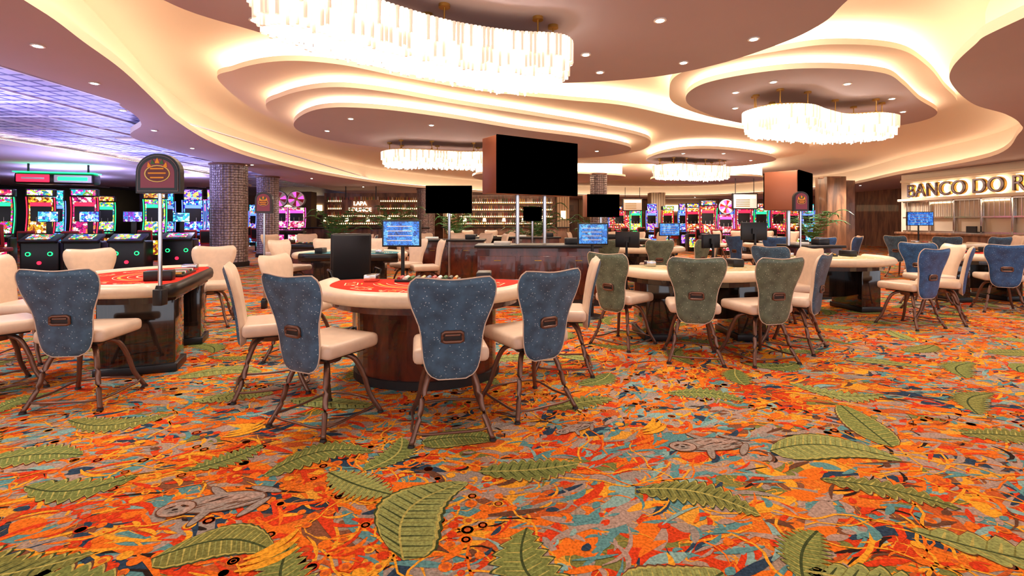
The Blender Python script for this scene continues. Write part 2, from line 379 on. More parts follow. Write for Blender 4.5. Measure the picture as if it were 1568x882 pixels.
# printed sloth motifs woven in the carpet
def sloth(x,y,a,s=1):
    def D(u,v,r,ry,m,z,rot=0):
        c,q=math.cos(a),math.sin(a); disc(x+(u*c-v*q)*s,y+(u*q+v*c)*s,r*s,CP[m],z,24,ry*s,rot+a)
    D(0,0,.30,.13,'brown',.0050); D(0,0,.285,.118,'grey',.0052); D(.06,.03,.2,.05,'mauve',.0054)
    for k in range(26): D(-.15+R()*.4,-.08+R()*.16,.05,.006,'brown' if k%2 else 'mauve',.0055,.3)
    for u,v,ro in((.24,-.12,.9),(-.08,-.14,1.2),(.27,.1,-.5),(-.05,.13,-.9)): D(u,v,.14,.038,'brown',.0049,ro); D(u,v,.13,.03,'grey',.0051,ro)
    D(-.28,-.02,.125,.10,'brown',.0056); D(-.28,-.02,.115,.09,'mauve',.0058); D(-.29,-.035,.07,.05,'grey',.0059)
    D(-.325,.005,.036,.012,'brown',.0060,.5); D(-.235,.005,.036,.012,'brown',.0060,-.5); D(-.32,.003,.012,.010,'dark',.0061); D(-.24,.003,.012,.010,'dark',.0061); D(-.285,-.03,.02,.013,'dark',.0060); D(-.285,-.06,.035,.004,'dark',.0060)
sloth(-1.5,2.5,.25,.72); sloth(1.3,3.15,.1,.72); sloth(.45,3.4,.5,.42)
def bananas(x,y):
    for k in range(3): stroke(x,y+k*.035,.3+k*.15,.26,.022,CP['yellow'],.0050+k*.0002,.18)
bananas(-1.95,3.25); bananas(.9,3.3); bananas(-1.15,2.0)
put('floor',fb)

# ---------------------------------------------------------------- ceiling
OPEN=cr([(-4.05,1),(-4.1,3.5),(-4.23,4.33),(-4.52,5.11),(-4.9,6.11),(-5.7,7.8),(-6.3,9.07),(-7.2,11.7),(-7.68,14.8),(-7.5,19.5),(-5.67,25.6),(0,32.7),(8.3,36),(15,35),(17.5,27),(15.3,18.9),(13.9,14.06),(10.9,10.4),(9.85,9.37),(8.7,8.52),(7.45,7.8),(6.1,6.7),(5.44,5.98),(4.97,5.2),(4.8,4.77),(4.7,3.5),(4.8,1),(3,-1.5),(-2.5,-1.5)],8)
B=[(-6.2,-3),(-6.2,6.5),(-6.45,8),(-7.2,9.4),(-8.6,11),(-9.2,14),(-9.8,18),(-10.5,24),(-11,40)]
Bs=cr(B,6,False)
SZ=3.35; CZ=4.1
slab('ceiling_soffit',[Bs+[(22,40),(22,-3)],OPEN],SZ,SZ+.12,M_SOFF,M_FASC)
ring_wall('ceiling_cove_fascia',offset(OPEN,.34),SZ+.1,CZ+.02,M_FASC)
b=MB(); ring_flat(b,offset(OPEN,.14),offset(OPEN,.24),SZ+.15,M_COVE2); put('ceiling_cove_light_strip',b)
b=MB(); b.box((3,18,CZ+.05),(30,46,.1),M_FASC); put('ceiling',b)
b=MB(); T=[(p[0]+.25,p[1]) for p in Bs]+[(-26,40),(-26,-3)]; b.prism(T,3.6,3.66,M_TIN)
for i in range(16):
    x=-25+i*1.2; b.box((x,14,3.585),(.05,32,.03),M_TINR)
for i in range(26): b.box((-17.2,-1+i*1.2,3.59),(18,.04,.02),M_TINR)
for i in range(10): b.box((-9.6-(i%3)*4.8,7+i*1.8,3.575),(.9,.35,.03),M_WHITE,.005)
put('ceiling_tin_panels',b)
b=MB(); b.prism([(-12.6,6),(-12.4,14),(-12.9,22),(-14,26),(-26,26),(-26,6)],SZ,SZ+.12,M_SOFF,M_FASC)
b.add([(-12.75,6,3.5),(-12.55,14,3.5),(-13.05,22,3.5),(-13.2,22,3.5),(-12.7,14,3.5),(-12.9,6,3.5)],[[0,1,4,5],[1,2,3,4]],M_COVE2); put('ceiling_soffit_left',b)

def tier(name,P,z,gap=.1,t=.08,inset=.15,mt=None):
    o=cr(P,8); slab(name,[o],z,z+t,mt or M_SOFF,M_FASC); ring_wall(name+'_cove_light',offset(o,-inset),z+t,z+t+gap,M_COVE); return o
F=M_FASC  # cream on outer tier undersides paints in the cove glow
tier('ceiling_cloud_panel',[(-3.22,4.46),(-2.8,5.14),(-2.04,5.95),(-1.27,6.54),(-.22,6.96),(.83,7.12),(2,6.83),(2.68,6.27),(3.1,5.52),(3.2,4.97),(3.1,4.46),(2.9,3.2),(1.9,2.2),(0,1.7),(-2,2),(-3.2,3.1)],3.5,.52)
tier('ceiling_cloud_panel',[(-4.88,8.1),(-4.24,7.4),(-3.35,7.0),(-2.55,7.15),(-1.73,7.8),(-.51,8.6),(.95,9.2),(2.3,9.7),(4.2,11.1),(7.3,13.1),(9.1,14.8),(9.9,17.2),(8,19.2),(4.5,19.3),(-1,18.5),(-4.8,15.5),(-5.4,11)],3.78,.24,mt=F)
tier('ceiling_cloud_panel',[(-4.62,9.14),(-3.9,8.2),(-2.94,7.65),(-2.16,7.85),(-.99,8.73),(.47,9.7),(2.2,11.0),(3.6,12.6),(3.7,14.8),(1.8,16.6),(-1.2,16.8),(-3.8,14.5),(-4.9,11.6)],3.58,.12,mt=F)
tier('ceiling_cloud_panel',[(-4.29,9.5),(-3.36,8.3),(-2.43,8.2),(-1.24,8.9),(.22,10.1),(1.72,11.1),(3.0,12.4),(3.1,13.6),(2.2,14.5),(0,14.6),(-2.4,13.4),(-3.9,12),(-4.5,10.7)],3.38,.12)
tier('ceiling_cloud_panel',[(2.77,8.5),(2.65,7.67),(3.03,7.1),(3.57,6.7),(4.2,6.4),(5.2,6.55),(6.2,7.24),(7.4,8.3),(8.9,9.7),(9.2,11.0),(8.6,12.2),(6.7,12.0),(4.7,11.0),(3.3,9.7)],3.8,.22,mt=F)
tier('ceiling_cloud_panel',[(3.0,8.35),(2.95,7.6),(3.3,7.12),(3.9,6.8),(4.6,6.78),(5.4,7.0),(6.1,7.55),(7.1,8.45),(8.4,9.55),(8.7,10.5),(8.1,11.4),(6.6,11.3),(4.8,10.4),(3.5,9.2)],3.6,.12,mt=M_SOFF)
tier('ceiling_cloud_panel',[(4.4,14.6),(4.9,13.6),(6.1,13.7),(8.0,15.0),(8.8,16.4),(8.0,17.9),(5.6,17.6),(4.5,16.2)],3.5,.2)
tier('ceiling_cloud_panel',[(-1.6,20.5),(-.6,19.6),(1.5,19.7),(3.5,20.2),(5,21.3),(4.6,23.5),(2.5,25),(-.3,24.5),(-1.6,22.5)],3.45,.57)
tier('ceiling_cloud_panel',[(6.6,21.5),(8.6,20.6),(11,21.4),(12,23.5),(10.5,25.5),(8,25),(6.7,23.3)],3.45,.57)

# chandeliers
def chandelier(P,zt,zb,zc,dens=.05,r=.017):
    o=cr(P,10); q=[o[0]]; acc=0
    for i in range(len(o)):
        a=Vector(o[i]); c=Vector(o[(i+1)%len(o)]); d=(c-a).length; s=dens-acc
        while s<d: q.append(tuple(a+(c-a)*(s/d))); s+=dens
        acc=(acc+d)%dens
    b=MB(); zm=(zt+zb)/2; core=offset(o,-.17)
    for lay,(off,z0,z1) in enumerate(((0,zm-.02,zt-.02),(-.035,zb+.06,zm+.03),(-.085,zb,zm))):
        oo=offset(q,off)
        for k,p in enumerate(oo):
            j=random.uniform(-.02,.02)
            b.cyl(p,z0+j,z1,r*.85,r,M_CRY if R()<.65 else M_CRY2,6,smooth=False)
            if lay==0: b.cyl(p,z1-.012,z1,.018,.018,M_GOLD,6)
    # crystal drops below the lamp tray
    xs=[p[0] for p in o]; ys=[p[1] for p in o]; st=dens*1.8; x=min(xs); inn=offset(o,-.12)
    while x<max(xs):
        y=min(ys)
        while y<max(ys):
            p=(x+random.uniform(-.01,.01),y+random.uniform(-.01,.01))
            if inside(p,inn): b.cyl(p,zb-.03+random.uniform(-.02,.03),zb+.08,r*.45,r*.6,M_CRY,5,smooth=False)
            y+=st
        x+=st
    b.prism(core,zb+.05,zt-.05,M_CORE,smooth=True)
    b.prism(offset(o,-.04),zt-.025,zt,M_GOLD,M_GOLD)
    ins=offset(o,-.18)
    for k in range(0,len(o),max(1,len(o)//9)):
        p=ins[k]; b.cyl(p,zt,zc,.009,.009,M_GOLD,6); b.cyl(p,zc-.03,zc,.055,.055,M_GOLD,14); b.cyl(p,zt,zt+.05,.03,.02,M_GOLD,10)
    return put('crystal_chandelier',b)
chandelier([(-1.98,3.72),(-1.85,4.0),(-1.5,4.42),(-.95,4.9),(-.3,5.42),(.25,5.5),(.6,5.1),(.5,4.72),(0,4.62),(-.55,4.40),(-1.0,4.06),(-1.4,3.66),(-1.65,3.45),(-1.88,3.48)],3.30,2.90,3.5,.042,.0185)
chandelier([(-3.15,11.7),(-2.7,11.2),(-2,11.3),(-1.2,11.6),(-.4,11.6),(0,12.1),(-.4,12.7),(-1.3,12.6),(-2.2,12.3),(-2.9,12.3)],3.16,2.80,3.38,.07,.028)
chandelier([(3.95,8.2),(4.15,7.7),(4.7,7.65),(5.2,8.0),(5.8,8.35),(6.3,8.25),(6.8,8.5),(6.75,8.95),(6.3,9.2),(5.6,9.2),(4.9,8.95),(4.25,8.7)],3.34,2.94,3.6,.055,.023)
chandelier([(4.6,15.6),(5.2,15.1),(6,15.5),(6.8,15.7),(7.3,16.2),(6.8,16.8),(5.8,16.6),(4.9,16.3)],3.3,2.88,3.5,.08,.032)

# recessed downlights
b=MB()
DL=[]
for p in [(-2.6,4.9),(-1.9,5.6),(1.2,6.6),(2.2,6.2),(2.7,5.4),(2.5,4.2),(1.4,3.0),(2.1,3.4),(.9,5.9),(1.5,4.9)]: DL.append((*p,3.5))
for p in [(-3.9,10.2),(-3.0,9),(-1.6,9.6),(-.2,10.8),(1.3,11.8),(2.3,13.1),(.6,13.8),(-1.4,13.2),(-3,12.8)]: DL.append((*p,3.38))
for p in [(3.7,8.0),(4.0,7.4),(5.2,7.5),(6.6,8.4),(7.6,9.4),(7.2,10.2),(5.6,9.9),(4.2,9.1)]: DL.append((*p,3.6))
for p in [(5.1,14.4),(6.3,14.4),(7.9,16),(7.6,17.3),(5.5,17)]: DL.append((*p,3.5))
for p in [(-5,3.4),(-5.1,5.2),(-5.7,6.6),(-6.6,8.2),(-7.4,10),(-8.2,12.4),(-8.6,16),(-8.7,21),(-8,26),(-3,31),(5.9,4.9),(6.6,5.6),(7.9,6.6),(9.6,7.2),(11.2,8.4),(12.5,10.5),(14.8,13),(16.5,20),(2,35),(8,38),(-5,34),(-2,36),(7,4),(8,5),(10,6.5),(18,25),(14,37)]: DL.append((*p,SZ))
for x,y,z in DL:
    b.cyl((x,y),z-.012,z+.002,.065,.06,M_WHITE,16); b.cyl((x,y),z-.015,z-.011,.04,.04,M_DOWN,12)
put('recessed_downlights',b)
def spot(x,y,z,e,col=(1,.93,.86),ang=130,r=.15):
    l=bpy.data.lights.new('downlight_or_fill','SPOT'); l.energy=e; l.color=col; l.spot_size=math.radians(ang); l.spot_blend=.8; l.shadow_soft_size=r
    o=bpy.data.objects.new('ceiling_light',l); o.location=(x,y,z-.05); COL.objects.link(o)  # shared by real downlights and the added fill spots
for x,y in [(-2.6,4.9),(1.2,6.6),(2.5,4.2)]: spot(x,y,3.45,125)
for x,y in [(-5,3.4),(-5.7,6.6),(-8.2,12.4),(7.9,6.6),(12.5,10.5),(7,4),(-8.7,21),(14.6,13)]: spot(x,y,SZ-.05,170)
for x,y in [(-3,9),(1.3,11.8),(7.2,10.2),(7.9,16)]: spot(x,y,3.3,180)
for x,y,z in [(-6,30,SZ),(2,26,CZ),(9,29,CZ),(16,30,SZ),(-2,21,CZ),(14,19,SZ),(9,20,CZ)]: spot(x,y,z-.05,600,(1,.9,.8),150,.3)  # fill spots added to brighten the rear, away from any downlight fixture
for x,y in [(-9,8),(-15,12),(-11.5,18),(-18,20),(-14,28)]: spot(x,y,3.5,260,(.74,.68,1),150,.3)  # violet fill spots added to tint the left hall, no fixtures there
def alight(name,x,y,z,sx,sy,e,col,rot=(0,0,0)):
    l=bpy.data.lights.new(name,'AREA'); l.shape='RECTANGLE'; l.size=sx; l.size_y=sy; l.energy=e; l.color=col
    o=bpy.data.objects.new(name,l); o.location=(x,y,z); o.rotation_euler=rot; COL.objects.link(o)
for x,y in [(-15.3,16.9),(-13.2,19.6),(-18.5,19.8)]: alight('tin_ceiling_fill',x,y,2.75,2.5,.4,130,(.48,.46,1),(math.pi,0,0))  # these uplights are added blue fill for the tin ceiling, not fixtures
alight('tin_ceiling_fill',-11.8,14.0,1.8,2.0,.3,190,(.46,.46,1),(math.pi,0,0))
alight('tin_ceiling_fill',-9.0,8.0,1.9,.5,.5,110,(.52,.5,1),(math.pi,0,0))  # added fill too, stands free of any slot bank
w=bpy.data.worlds.new('world'); S.world=w; w.use_nodes=True
w.node_tree.nodes['Background'].inputs[0].default_value=(.92,.92,1,1); w.node_tree.nodes['Background'].inputs[1].default_value=1.4

# ---------------------------------------------------------------- walls
b=MB(); b.box((0,40.1,1.8),(52,.2,3.6),M_WALL); put('wall_back',b)
b=MB(); b.box((-26.1,18,1.9),(.2,44,3.8),M_DCOL); put('wall_left',b)
b=MB(); b.box((15.9,14,1.67),(.4,11,3.34),M_CREAMW); put('wall_right',b)
b=MB(); b.box((22.1,29,1.7),(.2,22,3.4),M_WALLB); put('wall_right_rear',b)
b=MB()
for i in range(9):
    b.box((-20+i*5.2,39.8,1.67),(1.0,.4,3.34),M_STONE if i%2 else M_WALLB,.01)
for i in range(8):
    x=-17.4+i*5.2
    b.box((x,39.95,2.6),(3.4,.1,.5),M_LW if i%3==0 else M_WALLB); b.box((x,39.9,1.4),(3.6,.1,1.2),SCR[i%5] if i%2 else M_WALLB)
put('trim_back_panels',b)
b=MB()
b.box((15.42,14,1.03),(.5,10.4,.08),M_WALLB,.01); b.box((15.48,14,.5),(.4,10.4,1.0),M_WALLB)
b.box((15.66,14,1.65),(.05,10.4,1.15),M_GLASS)
for i in range(11): b.box((15.56,9+i*1.0,1.65),(.09,.06,1.2),M_CHROME,.008)
for z in(1.1,1.62,2.22): b.box((15.56,14,z),(.08,10.4,.05),M_CHROME)
for i in range(60): b.box((15.59,9.0+i*.17,1.92),(.02,.015,.6),M_CHROME)
b.box((15.52,14,2.3),(.3,10.6,.1),M_CREAMW,.02); b.box((15.58,14,3.05),(.2,10.6,.1),M_CREAMW,.02)
for i in range(5): b.box((15.62,9.6+i*2,2.16),(.04,.9,.05),M_LW)
for i in range(3): b.box((15.4,11+i*2.6,1.2),(.05,.35,.22),M_BLK)
put('cashier_cage',b)
def text(name,s,size,loc,rot,mt,ext=.04,off=0,align='LEFT'):
    c=bpy.data.curves.new(name,'FONT'); c.body=s; c.size=size; c.extrude=ext; c.offset=off; c.align_x=align; c.materials.append(mt)
    o=bpy.data.objects.new(name,c); o.location=loc; o.rotation_euler=rot; COL.objects.link(o); return o
M_LETB=mat('letter_bronze_blue','#7d7484',.3,.5)
e=bpy.data.objects.new('cashier_sign_letters',None); COL.objects.link(e)
for (m_,x,of,ex) in((M_LTX,15.62,.045,.02),(M_GOLD,15.52,.014,.04),(M_LETB,15.46,-.006,.03)):
    o=text('letters','BANCO DO RIO',.70,(x,18.95,2.42),(math.pi/2,0,-math.pi/2),m_,ex,of); o.parent=e
e=bpy.data.objects.new('lounge_sign_letters',None); COL.objects.link(e)
o=text('letters_top','LAPA',.30,(-8.0,25.45,2.33),(math.pi/2,0,0),M_LTX,.03,0,'CENTER'); o.parent=e
o=text('letters_bottom','LOUNGE',.30,(-8.0,25.45,2.0),(math.pi/2,0,0),M_LTX,.03,0,'CENTER'); o.parent=e

# lounge bar
b=MB()
def backbar(x0,w,y):
    b.box((x0,y-1.7,.55),(w+1.5,.7,1.1),M_WALLB,.01); b.box((x0,y-1.8,1.12),(w+1.8,.95,.06),M_BLK,.01)
    b.box((x0,y,1.6),(w+.4,.15,3.2),M_WALLB)
    for z in(1.3,1.75,2.2,2.65):
        b.box((x0,y-.2,z),(w,.25,.03),M_GOLD); b.box((x0,y-.1,z+.06),(w,.03,.08),M_LW)
        for i in range(int(w/.125)): b.cyl((x0-w/2+.06+i*.125,y-.22),z+.02,z+.26+R()*.08,.035,.02,random.choice([M_GOLD,M_LEAFP,M_REDV,M_WRED,M_WHITE]),6)
    n=int(w/1.2)
    for i in range(n):
        x=x0-w/2+.5+i*1.2; b.cyl((x,y-1.7),1.15,1.2,.06,.06,M_GOLD,10); b.cyl((x,y-1.7),1.2,1.5,.015,.015,M_GOLD,8); b.cyl((x,y-1.7),1.48,1.7,.12,.08,M_LW,14)
backbar(-8.3,5.6,29.2)
b.box((-11.9,28.2,1.6),(.7,.8,3.2),M_STONE,.01)
b.box((-8,25.55,2.25),(2.0,.08,.75),M_WALLB,.01)
for x in(-8.8,-7.2): b.box((x,25.6,2.98),(.04,.04,.72),M_BLK)
put('lounge_bar',b)
b=MB(); backbar(-.4,6.0,31.5)
for x in(-3.9,3.2): b.box((x,30.6,1.67),(.8,.8,3.34),M_STONE,.01); b.box((x,30.18,1.9),(.3,.05,.5),M_LW,.01)
put('center_bar',b)

# columns
def column(x,y,w,mt,name='column',round_=True):
    b=MB()
    if round_: b.cyl((0,0),0,SZ,w/2,w/2,mt,40)
    else: b.box((0,0,SZ/2),(w,w,SZ),mt,.02)
    b.cyl((0,0),0,.15,w/2+.04,w/2+.04,M_BRDARK,40); b.cyl((0,0),SZ-.06,SZ,w/2+.04,w/2+.04,M_BRONZE,40)
    put(name,b,(x,y,0))
def column_tex(name,c1,c2):
    m=mat(name,c1,.32,.35); nt=m.node_tree; bs=nt.nodes['Principled BSDF']
    tc=nt.nodes.new('ShaderNodeTexCoord'); v=nt.nodes.new('ShaderNodeTexVoronoi'); v.inputs['Scale'].default_value=12; v.inputs['Randomness'].default_value=.25
    nt.links.new(tc.outputs['Object'],v.inputs['Vector']); r=ramp(nt,[(0,c1),(.75,c2)],'LINEAR'); nt.links.new(v.outputs['Distance'],r.inputs[0]); nt.links.new(r.outputs[0],bs.inputs['Base Color'])
    bp=nt.nodes.new('ShaderNodeBump'); bp.inputs['Strength'].default_value=1; bp.inputs['Distance'].default_value=.04; bp.invert=True
    nt.links.new(v.outputs['Distance'],bp.inputs['Height']); nt.links.new(bp.outputs[0],bs.inputs['Normal']); return m
M_COLT=column_tex('woven_column_tile','#c6b8ba','#5a4c4c')
column(-9.3,15.9,1.1,M_COLT); column(-10.2,20.2,.85,M_COLT); column(-4.9,27.5,1.0,M_COLT); column(3.4,19,.65,M_COLT)
column(-16.6,22.5,1.15,M_DCOL); column(13.5,20.5,.8,M_WALLB,round_=False); column(9.4,31.5,.9,M_STONE,round_=False); column(15.2,22.5,.9,M_WALLB,round_=False)

# ---------------------------------------------------------------- gaming chair
def chair_mesh(backm,name):
    b=MB()
    b.box((0,.03,.555),(.51,.50,.105),M_CREAM,.048,smooth=True,seg=4)
    b.box((0,.0,.50),(.40,.38,.03),M_BRDARK,.01)
    prof=[(0,.09),(.02,.125),(.06,.155),(.12,.175),(.2,.188),(.32,.196),(.44,.202),(.54,.216),(.64,.242),(.73,.266),(.82,.280),(.9,.283),(.95,.275),(.98,.258),(1,.235)]
    def hw(v):
        for i in range(len(prof)-1):
            if prof[i][0]<=v<=prof[i+1][0]:
                t=(v-prof[i][0])/(prof[i+1][0]-prof[i][0]); return prof[i][1]*(1-t)+prof[i+1][1]*t
    NV,NU=28,16; Z0,H=.41,.675
    for side in(0,1):
        vs=[];fs=[]
        for i in range(NV+1):
            v=i/NV; w=hw(v)
            for j in range(NU+1):
                u=-1+2*j/NU; x=u*w
                z=Z0+H*v -.008*math.cos(u*math.pi)*(v**8)
                yc=-.235-.02*v-.10*v*v+.28*(x*x)
                e=(1-abs(u)**5)**.5*(1-abs(2*v-1)**12)**.5
                th=.042*e+.004
                y=yc-th*.6 if side==0 else yc+th*1.05
                vs.append((x,y,z))
        for i in range(NV):
            for j in range(NU):
                a=i*(NU+1)+j; q=[a,a+1,a+NU+2,a+NU+1]
                fs.append(q if side==0 else q[::-1])
        b.add(vs,fs,backm if side==0 else M_CREAM,True)
        if side==0: keep=vs
        else:
            loop=[i*(NU+1) for i in range(NV+1)]+[NV*(NU+1)+j for j in range(1,NU+1)]+[i*(NU+1)+NU for i in range(NV-1,-1,-1)]+[j for j in range(NU-1,0,-1)]
            n=len(loop); vv=[keep[k] for k in loop]+[vs[k] for k in loop]
            b.add(vv,[[k,n+k,n+(k+1)%n,(k+1)%n] for k in range(n)],M_CREAM,True)
            b.tube([keep[k] for k in loop],.005,M_CREAM,6,True)
    zc=.70; v=(zc-Z0)/H; yb=-.235-.02*v-.1*v*v-.028
    pts=[(-.066,yb-.004,zc-.032),(.066,yb-.004,zc-.032),(.066,yb-.006,zc+.032),(-.066,yb-.006,zc+.032)]
    P=[]
    for i in range(4):
        a=Vector(pts[i]);c=Vector(pts[(i+1)%4]); P+= [a.lerp(c,.12),a.lerp(c,.5),a.lerp(c,.88)]
    b.tube(P,.012,M_BRONZE,8,True); b.box((0,yb+.002,zc),(.12,.02,.05),M_BRDARK,.005); b.box((0,yb-.008,zc+.012),(.10,.012,.014),M_BRONZE,.004)
    b.cyl((0,0),.43,.5,.10,.13,M_BRONZE,16)
    for sx in (1,-1):
        for sy in (1,-1):
            P=cr([(sx*.07,sy*.07,.47),(sx*.14,sy*.13,.43),(sx*.185,sy*.18,.30),(sx*.215,sy*.215,.15),(sx*.265,sy*.275,.012)],5,False)
            b.tube(P,[.021-.004*(k/len(P)) for k in range(len(P))],M_BRONZE,8)
            b.cyl((sx*.265,sy*.275),0,.015,.024,.02,M_BRDARK,10)
    z=.075; q=.24
    rp=[(-q,-.25,z),(0,-.27,z-.005),(q,-.25,z),(.255,0,z-.01),(q,.25,z),(0,.29,z+.01),(-q,.25,z),(-.255,0,z-.01)]
    b.tube(cr(rp,4),.009,M_BRONZE,6,True)
    return b.mesh(name)
CH={'b':chair_mesh(M_BLUE,'gaming_chair_blue'),'g':chair_mesh(M_GREEN,'gaming_chair_green'),'r':chair_mesh(M_BLUE2,'gaming_chair_royal')}
def chair(x,y,tx,ty,k='b'):
    put('gaming_chair',CH[k],(x,y,0.006),math.atan2(-(tx-x),ty-y))

# ---------------------------------------------------------------- gaming table
def table_mesh(felt,base,name,A=1.0,Bq=.95,twin=False):
    b=MB()
    def arc(k,back,n=30): return [(A*k*math.cos(math.pi+math.pi*i/n),Bq*k*math.sin(math.pi+math.pi*i/n)) for i in range(n+1)]+[(A*k,back),(A*k*.75,back+.1*(back>0)),(-A*k*.75,back+.1*(back>0)),(-A*k,back)]
    b.prism(arc(.93,.12),.80,.865,felt,M_WRED); b.prism(arc(.88,.10),.70,.80,M_WBLK if base is M_WBLK else M_WRED)
    n=30; P=[(A*.96,.14,.83)]+[(A*.96*math.cos(-math.pi*i/n),Bq*.96*math.sin(-math.pi*i/n),.83) for i in range(n+1)]+[(-A*.96,.14,.83)]
    b.tube(P,.085,M_RIM,12,rz=.064)
    b.tube([(A*.9,.14,.80),(A*.72,.22,.8),(-A*.72,.22,.8),(-A*.9,.14,.80)],.03,M_BLK,8,rz=.07)
    if twin:
        for sx in(-1,1):
            b.box((sx*.56,-.12,.35),(.34,.62,.70),base,.015); b.box((sx*.56,-.12,.04),(.38,.66,.08),M_BLK,.01)
        b.box((0,-.05,.45),(.9,.08,.5),base)
    else:
        o=[(.66*math.cos(math.pi+math.pi*i/24),.52*math.sin(math.pi+math.pi*i/24)) for i in range(25)]+[(.66,.1),(-.66,.1)]
        b.prism(o,.06,.72,base,smooth=False); b.prism([(p[0]*1.05,p[1]*1.05) for p in o],0,.07,M_BRDARK)
    z=.8665
    for i in range(6):
        a=math.pi+math.pi*(i+.5)/6; cx,cy=.70*A*math.cos(a),.70*Bq*math.sin(a)
        T=Matrix.Translation((cx,cy,0))@Matrix.Rotation(a+math.pi/2,4,'Z'); w,h=.09,.06
        b.add([(-w,-h,z),(w,-h,z),(w,h,z),(-w,h,z)],[[0,1,2,3]],M_MARK,False,T)
        b.add([(-w+.01,-h+.01,z+.0006),(w-.01,-h+.01,z+.0006),(w-.01,h-.01,z+.0006),(-w+.01,h-.01,z+.0006)],[[0,1,2,3]],felt,False,T)
        b.cyl((0,0),z+.0008,z+.001,.035,.035,M_MARK2,16,T); b.cyl((0,0),z+.001,z+.0014,.027,.027,felt,16,T)
        for q in(-.12,.12): b.cyl((q,.02),z,z+.0008,.016,.016,M_MARK,12,T)
        b.add([(-.05,.085,z),(.05,.085,z),(.05,.10,z),(-.05,.10,z)],[[0,1,2,3]],M_MARK2,False,T)
    for k,mt,ww in((.50,M_MARK,.008),(.44,M_MARK2,.03),(.38,M_MARK,.008),(.30,M_MARK,.014)):
        vs=[]
        for i in range(25):
            a=math.pi*1.1+math.pi*.8*i/24
            for kk in(k,k+ww): vs.append((A*kk*math.cos(a),Bq*kk*math.sin(a),z))
        b.add(vs,[[2*i,2*i+1,2*i+3,2*i+2] for i in range(24)],mt)
    b.box((0,.06,.875),(.62,.2,.03),M_BLK,.005)
    cols=[M_REDV,M_WHITE,M_LEAFP,M_BLK,M_GOLD,M_BLUE2]
    for i in range(11):
        x=-.27+i*.054; T=Matrix.Translation((x,.06,.895))@Matrix.Rotation(math.pi/2,4,'X')
        b.cyl((0,0),-.085,.085,.02,.02,cols[i%6],10,T)
    b.box((.55,.02,.915),(.14,.24,.10),M_BLK,.015); b.box((-.55,.05,.90),(.12,.16,.07),M_CHROME,.01)
    return b.mesh(name)
TB={'R':table_mesh(M_FELT_R,M_WRED,'card_table_red'),'L':table_mesh(M_FELT_R,M_WBLK,'card_table_zebra',1.12,1.0,True),'T':table_mesh(M_FELT_T,M_WBLK,'card_table_tan',1.02,.95,True),'B':table_mesh(M_FELT_B,M_WBLK,'card_table_teal')}
def table(x,y,deg,k): put('blackjack_table',TB[k],(x,y,.006),math.radians(deg))
def ring(x,y,deg,k='b',n=5,r=1.40,a0=200,a1=340):
    for i in range(n):
        a=math.radians(deg+a0+(a1-a0)*i/(n-1)); chair(x+r*math.cos(a),y+r*math.sin(a),x,y,k)

table(-.82,4.68,0,'R')
for c in [(-2.08,4.2),(-1.36,3.55),(-.44,3.42)]: chair(*c,-.72,4.85,'b')
chair(.12,3.84,-.6,5.0,'b'); chair(.50,4.78,-.8,4.9,'b')
chair(-2.25,5.2,-.7,5.0,'b')
table(-3.72,5.3,-68,'L')
for c in [(-3.46,3.95),(-4.45,4.15),(-5.1,5.1)]: chair(*c,-3.65,5.4,'b')
chair(-5.3,6.25,-3.7,5.4,'b'); chair(-4.25,6.8,-3.7,5.4,'b')
table(2.36,6.3,0,'T')
for c in [(1.32,5.75),(1.92,5.15),(2.6,5.12),(3.25,5.6)]: chair(*c,2.25,6.6,'g' if c[0]<3 else 'b')
chair(3.75,6.6,2.2,6.6,'b')
table(5.15,8.1,8,'T')
for c in [(4.05,7.3),(5.55,6.75),(6.25,7.05),(6.75,7.8)]: chair(*c,5.15,8.1,'r' if c[0]>5 else 'b')
table(8.6,9.2,8,'L'); ring(8.6,9.2,8,'r',5,1.5)
table(-3.0,9.0,180,'B'); ring(-3.0,9.0,180,'b')
table(2.9,11.2,0,'T'); ring(2.9,11.2,0,'g')
table(7.3,13,0,'B'); ring(7.3,13,0,'r')
table(-1.8,14.0,180,'R'); ring(-1.8,14.0,180,'b')
table(11.6,13.2,0,'T'); ring(11.6,13.2,0,'b')
table(3.6,16.2,180,'B'); ring(3.6,16.2,180,'b')
table(-5.4,12.9,170,'R'); ring(-5.4,12.9,170,'b')
table(9.2,18,180,'T'); ring(9.2,18,180,'g')
table(-.9,19.2,180,'T'); ring(-.9,19.2,180,'b')

# dealer's office chair
b=MB()
b.box((0,0,.62),(.5,.5,.1),M_BLK,.04,smooth=True,seg=3)
b.box((0,.25,1.0),(.5,.08,.6),M_BLK,.035,(.08,0,0),True,3)
for sx in(1,-1): b.tube([(sx*.24,.2,.65),(sx*.29,.15,.85),(sx*.29,-.1,.85),(sx*.25,-.15,.64)],.018,M_BLK)
b.cyl((0,0),.1,.58,.03,.03,M_CHROME)
for i in range(5):
    a=i*1.2566; b.tube([(0,0,.14),(.28*math.cos(a),.28*math.sin(a),.07)],.02,M_BLK); b.sphere((.29*math.cos(a),.29*math.sin(a),.035),(.03,.03,.035),M_BLK,8)
put('dealer_chair',b,(-1.95,6.0,.006),.5)

